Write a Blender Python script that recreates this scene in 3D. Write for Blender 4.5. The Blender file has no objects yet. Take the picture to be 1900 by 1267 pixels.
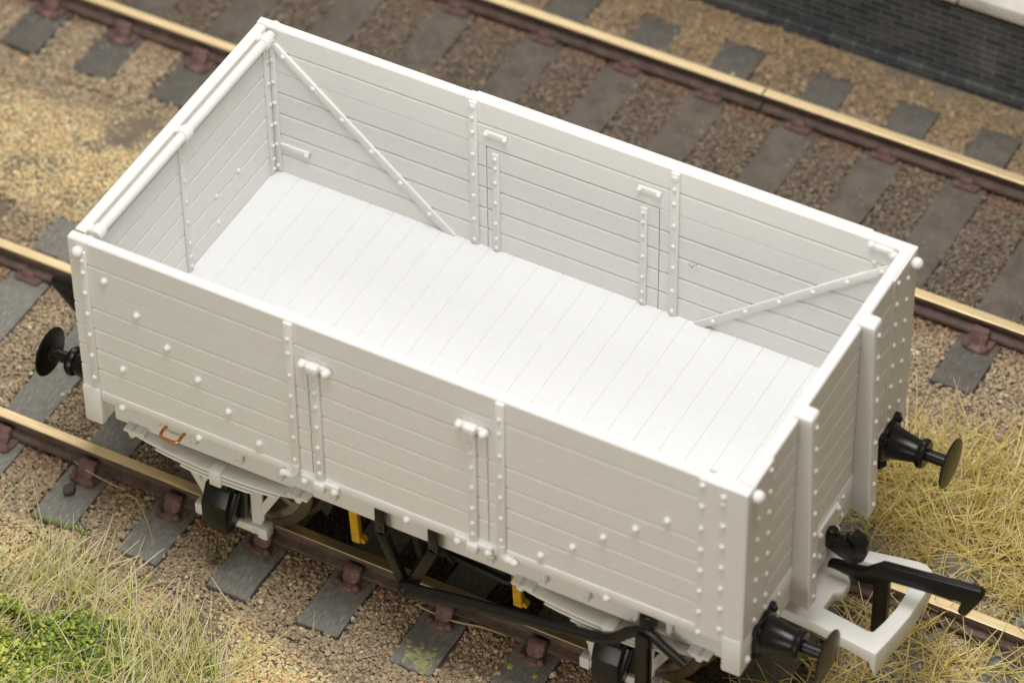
import bpy, bmesh, math, random
import numpy as np
from mathutils import Vector, Matrix

random.seed(7)
rng = np.random.default_rng(11)
S = bpy.context.scene
COL = S.collection
PI = math.pi

# ------------------------------------------------------------------ camera (1 unit = 1 cm of the model)
CAM_R = ((0.8799769, -0.3285684, 0.3430503), (0.4749104, 0.6238069, -0.6207456), (-0.0100398, 0.7091599, 0.7049762))
CAM_P = (11.82018, -21.07098, 26.07281)
cd = bpy.data.cameras.new('camera')
cam = bpy.data.objects.new('camera', cd)
COL.objects.link(cam)
m = Matrix(CAM_R).to_4x4()
m.translation = Vector(CAM_P)
cam.matrix_world = m
cd.sensor_width = 36.0
cd.lens = 150.786
cd.clip_start = 0.5
cd.clip_end = 400
cd.dof.use_dof = True
cd.dof.focus_distance = 34.8
cd.dof.aperture_fstop = 0.50
S.camera = cam

# ------------------------------------------------------------------ light: studio softboxes, dim room
W = bpy.data.worlds.new('World')
S.world = W
W.use_nodes = True
bg = W.node_tree.nodes['Background']
bg.inputs[0].default_value = (1.0, 0.86, 0.67, 1)
bg.inputs[1].default_value = 0.29


def area(name, loc, target, sx, sy, power, color):
    l = bpy.data.lights.new(name, 'AREA')
    l.shape = 'RECTANGLE'
    l.size, l.size_y = sx, sy
    l.energy = power
    l.color = color
    o = bpy.data.objects.new(name, l)
    COL.objects.link(o)
    o.location = loc
    o.rotation_euler = (Vector(target) - Vector(loc)).to_track_quat('-Z', 'Y').to_euler()
    return o


area('softbox_key', (2.4, -2.6, 21.0), (0.6, 0.2, 0.5), 9.0, 9.0, 3750, (1.0, 1.0, 1.0))
area('softbox_back', (-8.5, 13.0, 17.0), (-2.0, 1.5, 0), 9.5, 8.0, 1250, (1.0, 0.995, 0.985))
area('softbox_fill', (0.5, -24.0, 5.5), (0, 0, 0.8), 12.0, 7.0, 1500, (1.0, 0.96, 0.89))

S.view_settings.view_transform = 'Standard'
S.view_settings.look = 'None'
S.view_settings.gamma = 1.0
S.view_settings.exposure = 0.0
S.view_settings.use_curve_mapping = False
S.cycles.use_denoising = True
S.cycles.max_bounces = 8


# ------------------------------------------------------------------ materials
def newmat(name):
    mt = bpy.data.materials.new(name)
    mt.use_nodes = True
    nt = mt.node_tree
    return mt, nt, nt.nodes['Principled BSDF']


def node(nt, typ, **kw):
    n = nt.nodes.new(typ)
    for k, v in kw.items():
        setattr(n, k, v)
    return n


def noise(nt, scale, detail=4, rough=0.6, vec=None):
    n = node(nt, 'ShaderNodeTexNoise')
    n.inputs['Scale'].default_value = scale
    n.inputs['Detail'].default_value = detail
    n.inputs['Roughness'].default_value = rough
    if vec is None:
        tc = node(nt, 'ShaderNodeTexCoord')
        vec = tc.outputs['Object']
    nt.links.new(vec, n.inputs['Vector'])
    return n


def ramp(nt, fac, stops):
    r = node(nt, 'ShaderNodeValToRGB')
    el = r.color_ramp.elements
    while len(el) < len(stops):
        el.new(0.5)
    for e, (p, c) in zip(el, stops):
        e.position = p
        e.color = (*c, 1)
    nt.links.new(fac, r.inputs[0])
    return r


def bump(nt, height, strength, dist, bsdf):
    b = node(nt, 'ShaderNodeBump')
    b.inputs['Strength'].default_value = strength
    b.inputs['Distance'].default_value = dist
    nt.links.new(height, b.inputs['Height'])
    nt.links.new(b.outputs[0], bsdf.inputs['Normal'])
    return b


def plastic(name, c, rough=0.45, spec=0.4, sss=0.0, var=0.03, bmp=0.05, scale=14):
    mt, nt, b = newmat(name)
    n = noise(nt, scale, 5)
    lo = tuple(x * (1 - var) for x in c)
    hi = tuple(min(1, x * (1 + var)) for x in c)
    r = ramp(nt, n.outputs[0], [(0.3, lo), (0.7, hi)])
    nt.links.new(r.outputs[0], b.inputs['Base Color'])
    b.inputs['Roughness'].default_value = rough
    b.inputs['Specular IOR Level'].default_value = spec
    if sss:
        b.inputs['Subsurface Weight'].default_value = sss
        b.inputs['Subsurface Radius'].default_value = (1.0, 0.75, 0.5)
        b.inputs['Subsurface Scale'].default_value = 0.02
    if bmp:
        n2 = noise(nt, scale * 6, 4)
        bump(nt, n2.outputs[0], bmp, 0.02, b)
    return mt


M_WHITE = plastic('cream_plastic', (0.755, 0.748, 0.722), 0.5, 0.35, 0.15, 0.02)
M_FLOOR = plastic('white_styrene', (0.715, 0.72, 0.722), 0.6, 0.25, 0.15, 0.02)
M_PALE = plastic('pale_translucent_plastic', (0.72, 0.71, 0.67), 0.38, 0.45, 0.4, 0.02)
M_BLACK = plastic('black_plastic', (0.008, 0.0077, 0.0073), 0.26, 0.33, 0, 0.25, 0.08, 20)
M_UNDER = plastic('dark_underside_plastic', (0.02, 0.019, 0.018), 0.5, 0.4, 0, 0.2)
M_YELLOW = plastic('ochre_plastic', (0.62, 0.36, 0.02), 0.45, 0.4, 0, 0.2, 0.1, 25)
M_TYRE = plastic('brown_weathered_tyre', (0.135, 0.10, 0.062), 0.36, 0.5, 0, 0.25, 0.2, 25)
M_TYRE.node_tree.nodes['Principled BSDF'].inputs['Metallic'].default_value = 0.5
M_SPOKE = plastic('brown_black_spoke', (0.21, 0.165, 0.105), 0.45, 0.4, 0, 0.25, 0.1, 25)


def metal(name, c, rough, scale=(3, 60, 60), var=0.25):
    mt, nt, b = newmat(name)
    tc = node(nt, 'ShaderNodeTexCoord')
    mp = node(nt, 'ShaderNodeMapping')
    mp.inputs['Scale'].default_value = scale
    nt.links.new(tc.outputs['Object'], mp.inputs[0])
    n = noise(nt, 1.0, 6, 0.65, mp.outputs[0])
    r = ramp(nt, n.outputs[0], [(0.3, tuple(x * (1 - var) for x in c)), (0.7, c)])
    nt.links.new(r.outputs[0], b.inputs['Base Color'])
    rr = ramp(nt, n.outputs[0], [(0.3, (rough * 1.35,) * 3), (0.7, (rough,) * 3)])
    nt.links.new(rr.outputs[0], b.inputs['Roughness'])
    b.inputs['Metallic'].default_value = 1
    bump(nt, n.outputs[0], 0.1, 0.01, b)
    return mt


M_RAILTOP = metal('bright_rail_head', (0.92, 0.74, 0.44), 0.42)
M_COPPER = metal('copper_wire', (0.80, 0.33, 0.11), 0.30)


def crust(name, stops, scale, rough, bs=0.5, bd=0.03, bscale=40):
    mt, nt, b = newmat(name)
    n = noise(nt, scale, 8, 0.7)
    r = ramp(nt, n.outputs[0], stops)
    nt.links.new(r.outputs[0], b.inputs['Base Color'])
    b.inputs['Roughness'].default_value = rough
    b.inputs['Specular IOR Level'].default_value = 0.25
    n2 = noise(nt, bscale, 6, 0.7)
    bump(nt, n2.outputs[0], bs, bd, b)
    return mt


M_RAILSIDE = crust('rusty_rail_side', [(0.3, (0.075, 0.052, 0.042)), (0.55, (0.135, 0.094, 0.078)), (0.75, (0.21, 0.15, 0.125))], 9, 0.6, 0.2, 0.02)
M_CHAIR = crust('red_brown_chair', [(0.3, (0.14, 0.086, 0.076)), (0.55, (0.215, 0.128, 0.112)), (0.70, (0.33, 0.245, 0.215))], 8, 0.65, 0.7, 0.03)


def sleeper_mat(name, oily_dim):
    mt, nt, b = newmat(name)
    tc = node(nt, 'ShaderNodeTexCoord')
    oi = node(nt, 'ShaderNodeObjectInfo')
    add = node(nt, 'ShaderNodeVectorMath', operation='MULTIPLY_ADD')
    cb = node(nt, 'ShaderNodeCombineXYZ')
    nt.links.new(oi.outputs['Random'], cb.inputs[0])
    nt.links.new(oi.outputs['Random'], cb.inputs[1])
    add.inputs[1].default_value = (1, 1, 1)
    nt.links.new(tc.outputs['Object'], add.inputs[0])
    sc = node(nt, 'ShaderNodeVectorMath', operation='SCALE')
    sc.inputs['Scale'].default_value = 37.0
    nt.links.new(cb.outputs[0], sc.inputs[0])
    nt.links.new(sc.outputs[0], add.inputs[2])
    mp = node(nt, 'ShaderNodeMapping')
    mp.inputs['Scale'].default_value = (40, 11, 20)
    nt.links.new(add.outputs[0], mp.inputs[0])
    grain = noise(nt, 1.0, 6, 0.7, mp.outputs[0])
    blot = noise(nt, 3.0, 5, 0.6, add.outputs[0])
    # grime of the four-foot: browner between the rails (where oil and rust fall), greyer ends
    sx = node(nt, 'ShaderNodeSeparateXYZ')
    nt.links.new(tc.outputs['Object'], sx.inputs[0])
    ab = node(nt, 'ShaderNodeMath', operation='ABSOLUTE')
    nt.links.new(sx.outputs[1], ab.inputs[0])
    mr = node(nt, 'ShaderNodeMapRange')
    mr.inputs['From Min'].default_value = 0.75
    mr.inputs['From Max'].default_value = 1.1
    nt.links.new(ab.outputs[0], mr.inputs['Value'])
    c1 = ramp(nt, grain.outputs[0], [(0.3, (0.125, 0.122, 0.108)), (0.55, (0.215, 0.21, 0.186)), (0.8, (0.40, 0.39, 0.335))])
    if oily_dim:
        for e in c1.color_ramp.elements:
            e.color = tuple(v * .55 for v in e.color[:3]) + (1,)  # grey ends dimmed in the colour, since the lamps light this track more strongly
    else:
        for e in c1.color_ramp.elements:
            e.color = tuple(v * 1.18 for v in e.color[:3]) + (1,)
    c2 = ramp(nt, blot.outputs[0], [(0.3, (0.085, 0.072, 0.060)), (0.7, (0.155, 0.132, 0.110))])
    mx = node(nt, 'ShaderNodeMix', data_type='RGBA')
    if oily_dim:
        nt.links.new(mr.outputs[0], mx.inputs['Factor'])
    else:
        mx.inputs['Factor'].default_value = 0.93
    nt.links.new(c2.outputs[0], mx.inputs['A'])
    nt.links.new(c1.outputs[0], mx.inputs['B'])
    # pale specks
    sp = noise(nt, 26, 2, 0.5, add.outputs[0])
    spr = ramp(nt, sp.outputs[0], [(0.66, (0, 0, 0)), (0.72, (0.7, 0.7, 0.7))])
    mx2 = node(nt, 'ShaderNodeMix', data_type='RGBA')
    nt.links.new(spr.outputs[0], mx2.inputs['Factor'])
    nt.links.new(mx.outputs['Result'], mx2.inputs['A'])
    mx2.inputs['B'].default_value = (0.28, 0.26, 0.2, 1)
    nt.links.new(mx2.outputs['Result'], b.inputs['Base Color'])
    b.inputs['Roughness'].default_value = 0.62
    b.inputs['Specular IOR Level'].default_value = 0.3
    if oily_dim:      # dust and caked grit lying on the boards
        dn = noise(nt, 5.5, 7, 0.72, add.outputs[0])
        dr = ramp(nt, dn.outputs[0], [(0.46, (0, 0, 0)), (0.60, (0.75, 0.75, 0.75))])
        mx4 = node(nt, 'ShaderNodeMix', data_type='RGBA')
        nt.links.new(dr.outputs[0], mx4.inputs['Factor'])
        nt.links.new(mx2.outputs['Result'], mx4.inputs['A'])
        mx4.inputs['B'].default_value = (0.165, 0.132, 0.10, 1)
        nt.links.new(mx4.outputs['Result'], b.inputs['Base Color'])
    bump(nt, grain.outputs[0], 0.35, 0.03, b)
    return mt


M_SLEEPER = sleeper_mat('weathered_sleeper', False)
M_OILY_DIM = sleeper_mat('oil_stained_dimmed_sleeper', True)


def attr_mat(name, rough=0.85, bs=0.5, bscale=60, spec=0.2, trans=0.0):
    mt, nt, b = newmat(name)
    at = node(nt, 'ShaderNodeAttribute', attribute_name='tint')
    n = noise(nt, bscale * 0.5, 4, 0.6)
    mx = node(nt, 'ShaderNodeMix', data_type='RGBA', blend_type='MULTIPLY')
    mx.inputs['Factor'].default_value = 1
    r = ramp(nt, n.outputs[0], [(0.25, (0.82, 0.82, 0.82)), (0.75, (1.18, 1.16, 1.13))])
    nt.links.new(at.outputs['Color'], mx.inputs['A'])
    nt.links.new(r.outputs[0], mx.inputs['B'])
    nt.links.new(mx.outputs['Result'], b.inputs['Base Color'])
    b.inputs['Roughness'].default_value = rough
    b.inputs['Specular IOR Level'].default_value = spec
    if bs:
        n2 = noise(nt, bscale, 4, 0.7)
        bump(nt, n2.outputs[0], bs, 0.02, b)
    if trans:
        b.inputs['Subsurface Weight'].default_value = trans
        b.inputs['Subsurface Radius'].default_value = (1, 0.9, 0.4)
        b.inputs['Subsurface Scale'].default_value = 0.02
    return mt


M_STONE = attr_mat('ballast_stone', 0.85, 0.6, 55)
M_GRASS = attr_mat('static_grass_fibre', 0.4, 0.0, 20, 0.5)
_nt = M_GRASS.node_tree
_p = _nt.nodes['Principled BSDF']
_tr = node(_nt, 'ShaderNodeBsdfTranslucent')
_mx = node(_nt, 'ShaderNodeMixShader')
_mx.inputs[0].default_value = 0.16
_nt.links.new(_p.inputs['Base Color'].links[0].from_socket, _tr.inputs['Color'])
_nt.links.new(_p.outputs[0], _mx.inputs[1])
_nt.links.new(_tr.outputs[0], _mx.inputs[2])
_nt.links.new(_mx.outputs[0], _nt.nodes['Material Output'].inputs['Surface'])
M_FOAM = attr_mat('ground_foam', 0.8, 0.3, 40)
M_EARTH = crust('packed_earth', [(0.25, (0.22, 0.18, 0.135)), (0.5, (0.32, 0.26, 0.185)), (0.75, (0.46, 0.37, 0.25))], 2.2, 0.95, 1.0, 0.05, 30)


# ------------------------------------------------------------------ mesh helpers
class MB:
    """collects shapes into one mesh"""

    def __init__(self):
        self.bm = bmesh.new()

    def box(self, x0, x1, y0, y1, z0, z1, bev=0.0, seg=1, rot=None, mi=0):
        bm = self.bm
        c = Vector(((x0 + x1) / 2, (y0 + y1) / 2, (z0 + z1) / 2))
        mt = Matrix.Translation(c) @ (rot.to_4x4() if rot else Matrix.Identity(4)) @ Matrix.Diagonal((abs(x1 - x0), abs(y1 - y0), abs(z1 - z0), 1))
        r = bmesh.ops.create_cube(bm, size=1.0, matrix=mt)
        self._fin(r['verts'], bev, seg, mi)

    def _fin(self, vs, bev, seg, mi):
        bm = self.bm
        fs = set()
        es = set()
        for v in vs:
            fs.update(v.link_faces)
            es.update(v.link_edges)
        for f in fs:
            f.material_index = mi
        if bev > 0:
            bmesh.ops.bevel(bm, geom=list(es), offset=bev, segments=seg, profile=0.5, affect='EDGES', clamp_overlap=True)

    def prism(self, pts, axis, a, b, bev=0.0, seg=1, mi=0):
        """pts: polygon in the plane normal to axis; axis 0: (y,z), 1: (x,z), 2: (x,y); extruded from a to b"""
        bm = self.bm

        def mk(p, t):
            if axis == 0:
                return (t, p[0], p[1])
            if axis == 1:
                return (p[0], t, p[1])
            return (p[0], p[1], t)
        va = [bm.verts.new(mk(p, a)) for p in pts]
        vb = [bm.verts.new(mk(p, b)) for p in pts]
        fs = [bm.faces.new(va), bm.faces.new(vb[::-1])]
        n = len(pts)
        for i in range(n):
            fs.append(bm.faces.new((va[i], vb[i], vb[(i + 1) % n], va[(i + 1) % n])))
        for f in fs:
            f.material_index = mi
        bmesh.ops.recalc_face_normals(bm, faces=fs)
        if bev > 0:
            es = set()
            for v in va + vb:
                es.update(v.link_edges)
            bmesh.ops.bevel(bm, geom=list(es), offset=bev, segments=seg, profile=0.5, affect='EDGES', clamp_overlap=True)

    def lathe(self, prof, origin, axis, seg=24, mi=0):
        """prof: (distance along axis, radius); closed at both ends when the radius is 0"""
        bm = self.bm
        ax = Vector(axis).normalized()
        u = ax.orthogonal().normalized()
        w = ax.cross(u)
        o = Vector(origin)
        rings = []
        for d, r in prof:
            if r < 1e-6:
                rings.append([bm.verts.new(o + ax * d)])
            else:
                rings.append([bm.verts.new(o + ax * d + (u * math.cos(2 * PI * k / seg) + w * math.sin(2 * PI * k / seg)) * r) for k in range(seg)])
        fs = []
        for A, B in zip(rings, rings[1:]):
            for k in range(seg):
                k2 = (k + 1) % seg
                if len(A) == 1 and len(B) == 1:
                    continue
                if len(A) == 1:
                    fs.append(bm.faces.new((A[0], B[k2], B[k])))
                elif len(B) == 1:
                    fs.append(bm.faces.new((A[k], A[k2], B[0])))
                else:
                    fs.append(bm.faces.new((A[k], A[k2], B[k2], B[k])))
        for f in fs:
            f.material_index = mi
        bmesh.ops.recalc_face_normals(bm, faces=fs)

    def dome(self, p, n, r, h=None):
        h = r if h is None else h
        pr = [(-0.01, r)]
        for k in range(0, 4):
            a = k / 4 * PI / 2
            pr.append((h * math.sin(a), r * math.cos(a)))
        pr.append((h, 0))
        self.lathe(pr, p, n, 10)

    def ball(self, p, r, sx=1.0):
        bmesh.ops.create_uvsphere(self.bm, u_segments=14, v_segments=9, radius=r, matrix=Matrix.Translation(Vector(p)))

    def cyl(self, p0, p1, r0, r1=None, seg=16, bev=0.15):
        r1 = r0 if r1 is None else r1
        p0, p1 = Vector(p0), Vector(p1)
        L = (p1 - p0).length
        b0, b1 = min(r0 * bev, L / 3), min(r1 * bev, L / 3)
        self.lathe([(0, 0), (0, r0 - b0), (b0, r0), (L - b1, r1), (L, r1 - b1), (L, 0)], p0, p1 - p0, seg)

    def tube(self, pts, r, seg=8, flat=None):
        """swept bar; r may be a list; flat = (axis vector, ratio) squashes the section"""
        bm = self.bm
        P = [Vector(p) for p in pts]
        n = len(P)
        rr = r if isinstance(r, (list, tuple)) else [r] * n
        prev = None
        rings = []
        for i in range(n):
            t = (P[min(i + 1, n - 1)] - P[max(i - 1, 0)]).normalized()
            if prev is None:
                u = t.orthogonal().normalized()
            else:
                u = (prev - t * prev.dot(t)).normalized()
            prev = u
            w = t.cross(u)
            ring = []
            for k in range(seg):
                a = 2 * PI * (k + 0.5) / seg
                off = (u * math.cos(a) + w * math.sin(a)) * rr[i]
                if flat:
                    fa = Vector(flat[0])
                    off = off - fa * off.dot(fa) * (1 - flat[1])
                ring.append(bm.verts.new(P[i] + off))
            rings.append(ring)
        fs = [bm.faces.new(rings[0]), bm.faces.new(rings[-1][::-1])]
        for A, B in zip(rings, rings[1:]):
            for k in range(seg):
                fs.append(bm.faces.new((A[k], A[(k + 1) % seg], B[(k + 1) % seg], B[k])))
        bmesh.ops.recalc_face_normals(bm, faces=fs)

    def build(self, name, mats, parent=None, loc=None, sharp=33):
        me = bpy.data.meshes.new(name)
        self.bm.to_mesh(me)
        self.bm.free()
        for mt in (mats if isinstance(mats, (list, tuple)) else [mats]):
            me.materials.append(mt)
        me.polygons.foreach_set('use_smooth', [True] * len(me.polygons))
        me.set_sharp_from_angle(angle=math.radians(sharp))
        o = bpy.data.objects.new(name, me)
        COL.objects.link(o)
        if parent:
            o.parent = parent
        if loc:
            o.location = loc
        return o


def empty(name, loc=(0, 0, 0)):
    o = bpy.data.objects.new(name, None)
    o.empty_display_size = 0.2
    COL.objects.link(o)
    o.location = loc
    return o


def tag(o, label=None, cat=None, group=None, kind=None):
    if label:
        o['label'] = label
    if cat:
        o['category'] = cat
    if group:
        o['group'] = group
    if kind:
        o['kind'] = kind
    return o


def raw_mesh(name, V, F, mat, tint=None, smooth=True):
    """V (n,3), F (m,k) numpy; tint per-vertex rgb"""
    me = bpy.data.meshes.new(name)
    k = F.shape[1]
    me.vertices.add(len(V))
    me.vertices.foreach_set('co', V.astype(np.float32).ravel())
    me.loops.add(F.size)
    me.loops.foreach_set('vertex_index', F.astype(np.int32).ravel())
    me.polygons.add(len(F))
    me.polygons.foreach_set('loop_start', np.arange(0, F.size, k, dtype=np.int32))
    me.polygons.foreach_set('use_smooth', np.full(len(F), smooth, dtype=bool))
    me.update(calc_edges=True)
    me.validate()
    if tint is not None:
        ca = me.color_attributes.new('tint', 'FLOAT_COLOR', 'POINT')
        ca.data.foreach_set('color', np.concatenate([tint, np.ones((len(V), 1))], 1).astype(np.float32).ravel())
    me.materials.append(mat)
    o = bpy.data.objects.new(name, me)
    COL.objects.link(o)
    return o


# smooth value noise in 2d for placing things
_tab = rng.random((64, 64))


def vnoise(x, y, s):
    x = np.asarray(x) * s + 100
    y = np.asarray(y) * s + 100
    xi, yi = np.floor(x).astype(int), np.floor(y).astype(int)
    fx, fy = x - xi, y - yi
    fx, fy = fx * fx * (3 - 2 * fx), fy * fy * (3 - 2 * fy)
    t = lambda a, b: _tab[a % 64, b % 64]
    return (t(xi, yi) * (1 - fx) + t(xi + 1, yi) * fx) * (1 - fy) + (t(xi, yi + 1) * (1 - fx) + t(xi + 1, yi + 1) * fx) * fy


def pix(x, y, z):
    """where a point falls in the 1900 px photograph: used only to leave out ground far outside the view"""
    R = np.array(CAM_R)
    q = np.stack([x - CAM_P[0], y - CAM_P[1], z - CAM_P[2]], -1) @ R
    return 950 + 7958 * q[..., 0] / -q[..., 2], 633.5 - 7958 * q[..., 1] / -q[..., 2]


# ------------------------------------------------------------------ the setting
TZ = -0.22            # top of the sleepers; rail tops at 0
GZ = -0.276            # bed under the stones
T2 = 4.947            # centre line of the farther track
G = 0.825             # half the gauge
RW = 0.10             # rail head width
T1X = [-3.39 + 0.8625 * k for k in range(-4, 10)]
T2X = [-9.35, -8.5, -7.68, -6.92, -6.13, -5.3, -4.42, -3.53, -2.62, -1.75, -0.88, 0.01, 0.87, 1.70, 2.62, 3.47, 4.33, 5.2, 6.06]

g = MB()
bmesh.ops.create_grid(g.bm, x_segments=60, y_segments=60, size=30, matrix=Matrix.Translation((0, 0, GZ)))
ground = g.build('ground', M_EARTH)
tag(ground, 'sandy brown earth base under the tracks', kind='structure')


# ------------------------------------------------------------------ the platform
def brick_mat():
    mt, nt, b = newmat('sooty_brick')
    tc = node(nt, 'ShaderNodeTexCoord')
    sp = node(nt, 'ShaderNodeSeparateXYZ')
    nt.links.new(tc.outputs['Object'], sp.inputs[0])
    cb = node(nt, 'ShaderNodeCombineXYZ')
    nt.links.new(sp.outputs[0], cb.inputs[0])
    nt.links.new(sp.outputs[2], cb.inputs[1])
    br = node(nt, 'ShaderNodeTexBrick')
    br.inputs['Scale'].default_value = 1.0
    br.inputs['Brick Width'].default_value = 0.23
    br.inputs['Row Height'].default_value = 0.075
    br.inputs['Mortar Size'].default_value = 0.007
    br.inputs['Bias'].default_value = -0.25
    br.inputs['Mortar Smooth'].default_value = 0.4
    br.inputs['Color1'].default_value = (0.045, 0.050, 0.055, 1)
    br.inputs['Color2'].default_value = (0.115, 0.118, 0.120, 1)
    br.inputs['Mortar'].default_value = (0.20, 0.205, 0.205, 1)
    nt.links.new(cb.outputs[0], br.inputs['Vector'])
    n = noise(nt, 1.6, 6, 0.7)
    r = ramp(nt, n.outputs[0], [(0.35, (0.75, 0.75, 0.78)), (0.6, (1.1, 1.08, 1.02)), (0.75, (2.0, 1.95, 1.8))])
    mx = node(nt, 'ShaderNodeMix', data_type='RGBA', blend_type='MULTIPLY')
    mx.inputs['Factor'].default_value = 1
    nt.links.new(br.outputs['Color'], mx.inputs['A'])
    nt.links.new(r.outputs[0], mx.inputs['B'])
    # chalky white spots and runs
    n3 = noise(nt, 9, 5, 0.7)
    r3 = ramp(nt, n3.outputs[0], [(0.66, (0, 0, 0)), (0.76, (0.7, 0.7, 0.7))])
    mx3 = node(nt, 'ShaderNodeMix', data_type='RGBA')
    nt.links.new(r3.outputs[0], mx3.inputs['Factor'])
    nt.links.new(mx.outputs['Result'], mx3.inputs['A'])
    mx3.inputs['B'].default_value = (0.2, 0.2, 0.19, 1)
    nt.links.new(mx3.outputs['Result'], b.inputs['Base Color'])
    b.inputs['Roughness'].default_value = 0.75
    inv = node(nt, 'ShaderNodeMath', operation='SUBTRACT')
    inv.inputs[0].default_value = 1
    nt.links.new(br.outputs['Fac'], inv.inputs[1])
    bump(nt, inv.outputs[0], 0.8, 0.03, b)
    return mt


M_BRICK = brick_mat()
M_COPING = crust('pale_coping', [(0.3, (0.46, 0.43, 0.38)), (0.55, (0.66, 0.63, 0.57)), (0.75, (0.76, 0.74, 0.68))], 2.5, 0.8, 0.4, 0.03, 18)
M_PAVE = crust('whitish_platform_top', [(0.38, (0.16, 0.16, 0.16)), (0.5, (0.62, 0.62, 0.61)), (0.75, (0.78, 0.78, 0.77))], 5, 0.85, 0.6, 0.03, 25)
plat = empty('station_platform', (3, 7.02, GZ))
tag(plat, 'dark sooty brick platform wall with pale coping beyond the farther track', 'platform')
b = MB()
b.box(-14, 11, 0, 6, 0.0, 0.985)
b.build('brick_wall', M_BRICK, plat)
b = MB()
b.box(-14, 11, -0.07, -0.002, -0.02, 0.13, 0.02)
b.build('plinth', M_BRICK, plat)
b = MB()
for i in range(-14, 11):
    b.box(i + 0.006, i + 0.994, -0.06, 0.42, 0.987, 1.13, 0.018, 2)
b.build('coping', M_COPING, plat)
b = MB()
b.box(-14, 11, 0.425, 6, 0.987, 1.125)
b.build('paved_surface', M_PAVE, plat)


# ------------------------------------------------------------------ track: rails, sleepers, chairs
def rail_prof(yc, flip=1):
    hw = RW / 2
    pts = [(-hw, -0.045), (-hw, -0.006), (-hw + 0.008, 0.0), (hw - 0.008, 0.0), (hw, -0.006), (hw, -0.045), (0.017, -0.062), (0.017, -0.128),
           (0.080, -0.152), (0.084, -0.178), (0.065, -0.19), (-0.065, -0.19), (-0.084, -0.178), (-0.080, -0.152), (-0.017, -0.128), (-0.017, -0.062)]
    return [(yc + p[0], p[1]) for p in pts]


def make_rail(y, x0, x1, label):
    b = MB()
    b.prism(rail_prof(0), 0, x0, x1)
    for f in b.bm.faces:
        if f.normal.z > 0.5 and f.calc_center_median().z > -0.02:
            f.material_index = 1
    o = b.build('rail', [M_RAILSIDE, M_RAILTOP], loc=(0, y, 0), sharp=25)
    tag(o, label, 'rail', 'bullhead rails of the two tracks')
    return o


make_rail(-G - RW / 2, -12, 10, 'brass bright rail running under the axleboxes on the side of the black brake lever')
make_rail(G + RW / 2, -12, 10, 'rail of the wagon track on its far side, partly hidden behind the wagon')
make_rail(T2 - G - RW / 2, -14, 10, 'nearer rail of the empty second track just behind the wagon')
make_rail(T2 + G + RW / 2, -14, -0.372, 'rail beside the platform wall, left length up to the joint gap')
make_rail(T2 + G + RW / 2, -0.355, 10, 'rail beside the platform wall, right length beyond the joint gap')


def chair_bm(sgn):
    """cast chair on the sleeper, local origin at the rail's centre on the sleeper top; sgn = direction of the sleeper end"""
    b = MB()
    s = sgn
    b.prism([(-0.115, -s * 0.15), (0.115, -s * 0.15), (0.135, -s * 0.06), (0.135, s * 0.12), (0.12, s * 0.215), (0.075, s * 0.245), (-0.075, s * 0.245), (-0.12, s * 0.215), (-0.135, s * 0.12), (-0.135, -s * 0.06)],
            2, -0.01, 0.034, 0.014, 2)
    b.prism([(s * 0.06, 0.0), (s * 0.19, 0.0), (s * 0.155, 0.075), (s * 0.12, 0.15), (s * 0.06, 0.16)], 0, -0.078, 0.078, 0.018, 2)
    b.prism([(-s * 0.06, 0.0), (-s * 0.13, 0.0), (-s * 0.11, 0.07), (-s * 0.06, 0.10)], 0, -0.06, 0.06, 0.01, 1)
    b.dome((-0.085, s * 0.205, 0.03), (0, 0, 1), 0.036, 0.036)
    b.dome((0.085, s * 0.205, 0.03), (0, 0, 1), 0.036, 0.036)
    b.dome((0.07, -s * 0.115, 0.03), (0, 0, 1), 0.026, 0.025)
    for v in b.bm.verts:
        v.co += Vector((random.uniform(-1, 1), random.uniform(-1, 1), random.uniform(-1, 1))) * .0035
    return b


def sleeper_mesh():
    b = MB()
    b.box(-0.195, 0.195, -1.59, 1.59, -0.125, 0.0, 0.012, 2)
    bmesh.ops.subdivide_edges(b.bm, edges=[e for e in b.bm.edges if abs(e.verts[0].co.y - e.verts[1].co.y) > 1], cuts=14, use_grid_fill=False)
    for v in b.bm.verts:
        v.co += Vector((random.uniform(-1, 1) * 0.005, 0, random.uniform(-1, 1) * 0.003))
    return b


sl0 = sleeper_mesh().build('sleeper', M_SLEEPER, loc=(0, 0, TZ))
sl_oily_dim = sl0.data.copy()
sl_oily_dim.materials[0] = M_OILY_DIM
ch = []
for s, y in ((-1, -G - RW / 2), (1, G + RW / 2)):
    c = chair_bm(s).build('rail_chair', M_CHAIR, sl0, (0, y, 0))
    ch.append(c)
SLEEPERS = {}


def place_sleeper(i, x, yc, label, group):
    if not SLEEPERS:
        o = sl0
    else:
        o = sl0.copy()
        COL.objects.link(o)
        for c in ch:
            d = c.copy()
            COL.objects.link(d)
            d.parent = o
    o.location = (x + random.uniform(-.015, .015), yc + random.uniform(-.012, .012), TZ + random.uniform(-.004, .004))
    o.rotation_euler = (0, 0, random.uniform(-.012, .012))
    if yc > 2:
        o.data = sl_oily_dim
    tag(o, label, 'sleeper', group)
    SLEEPERS[(yc, i)] = o
    return o


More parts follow.
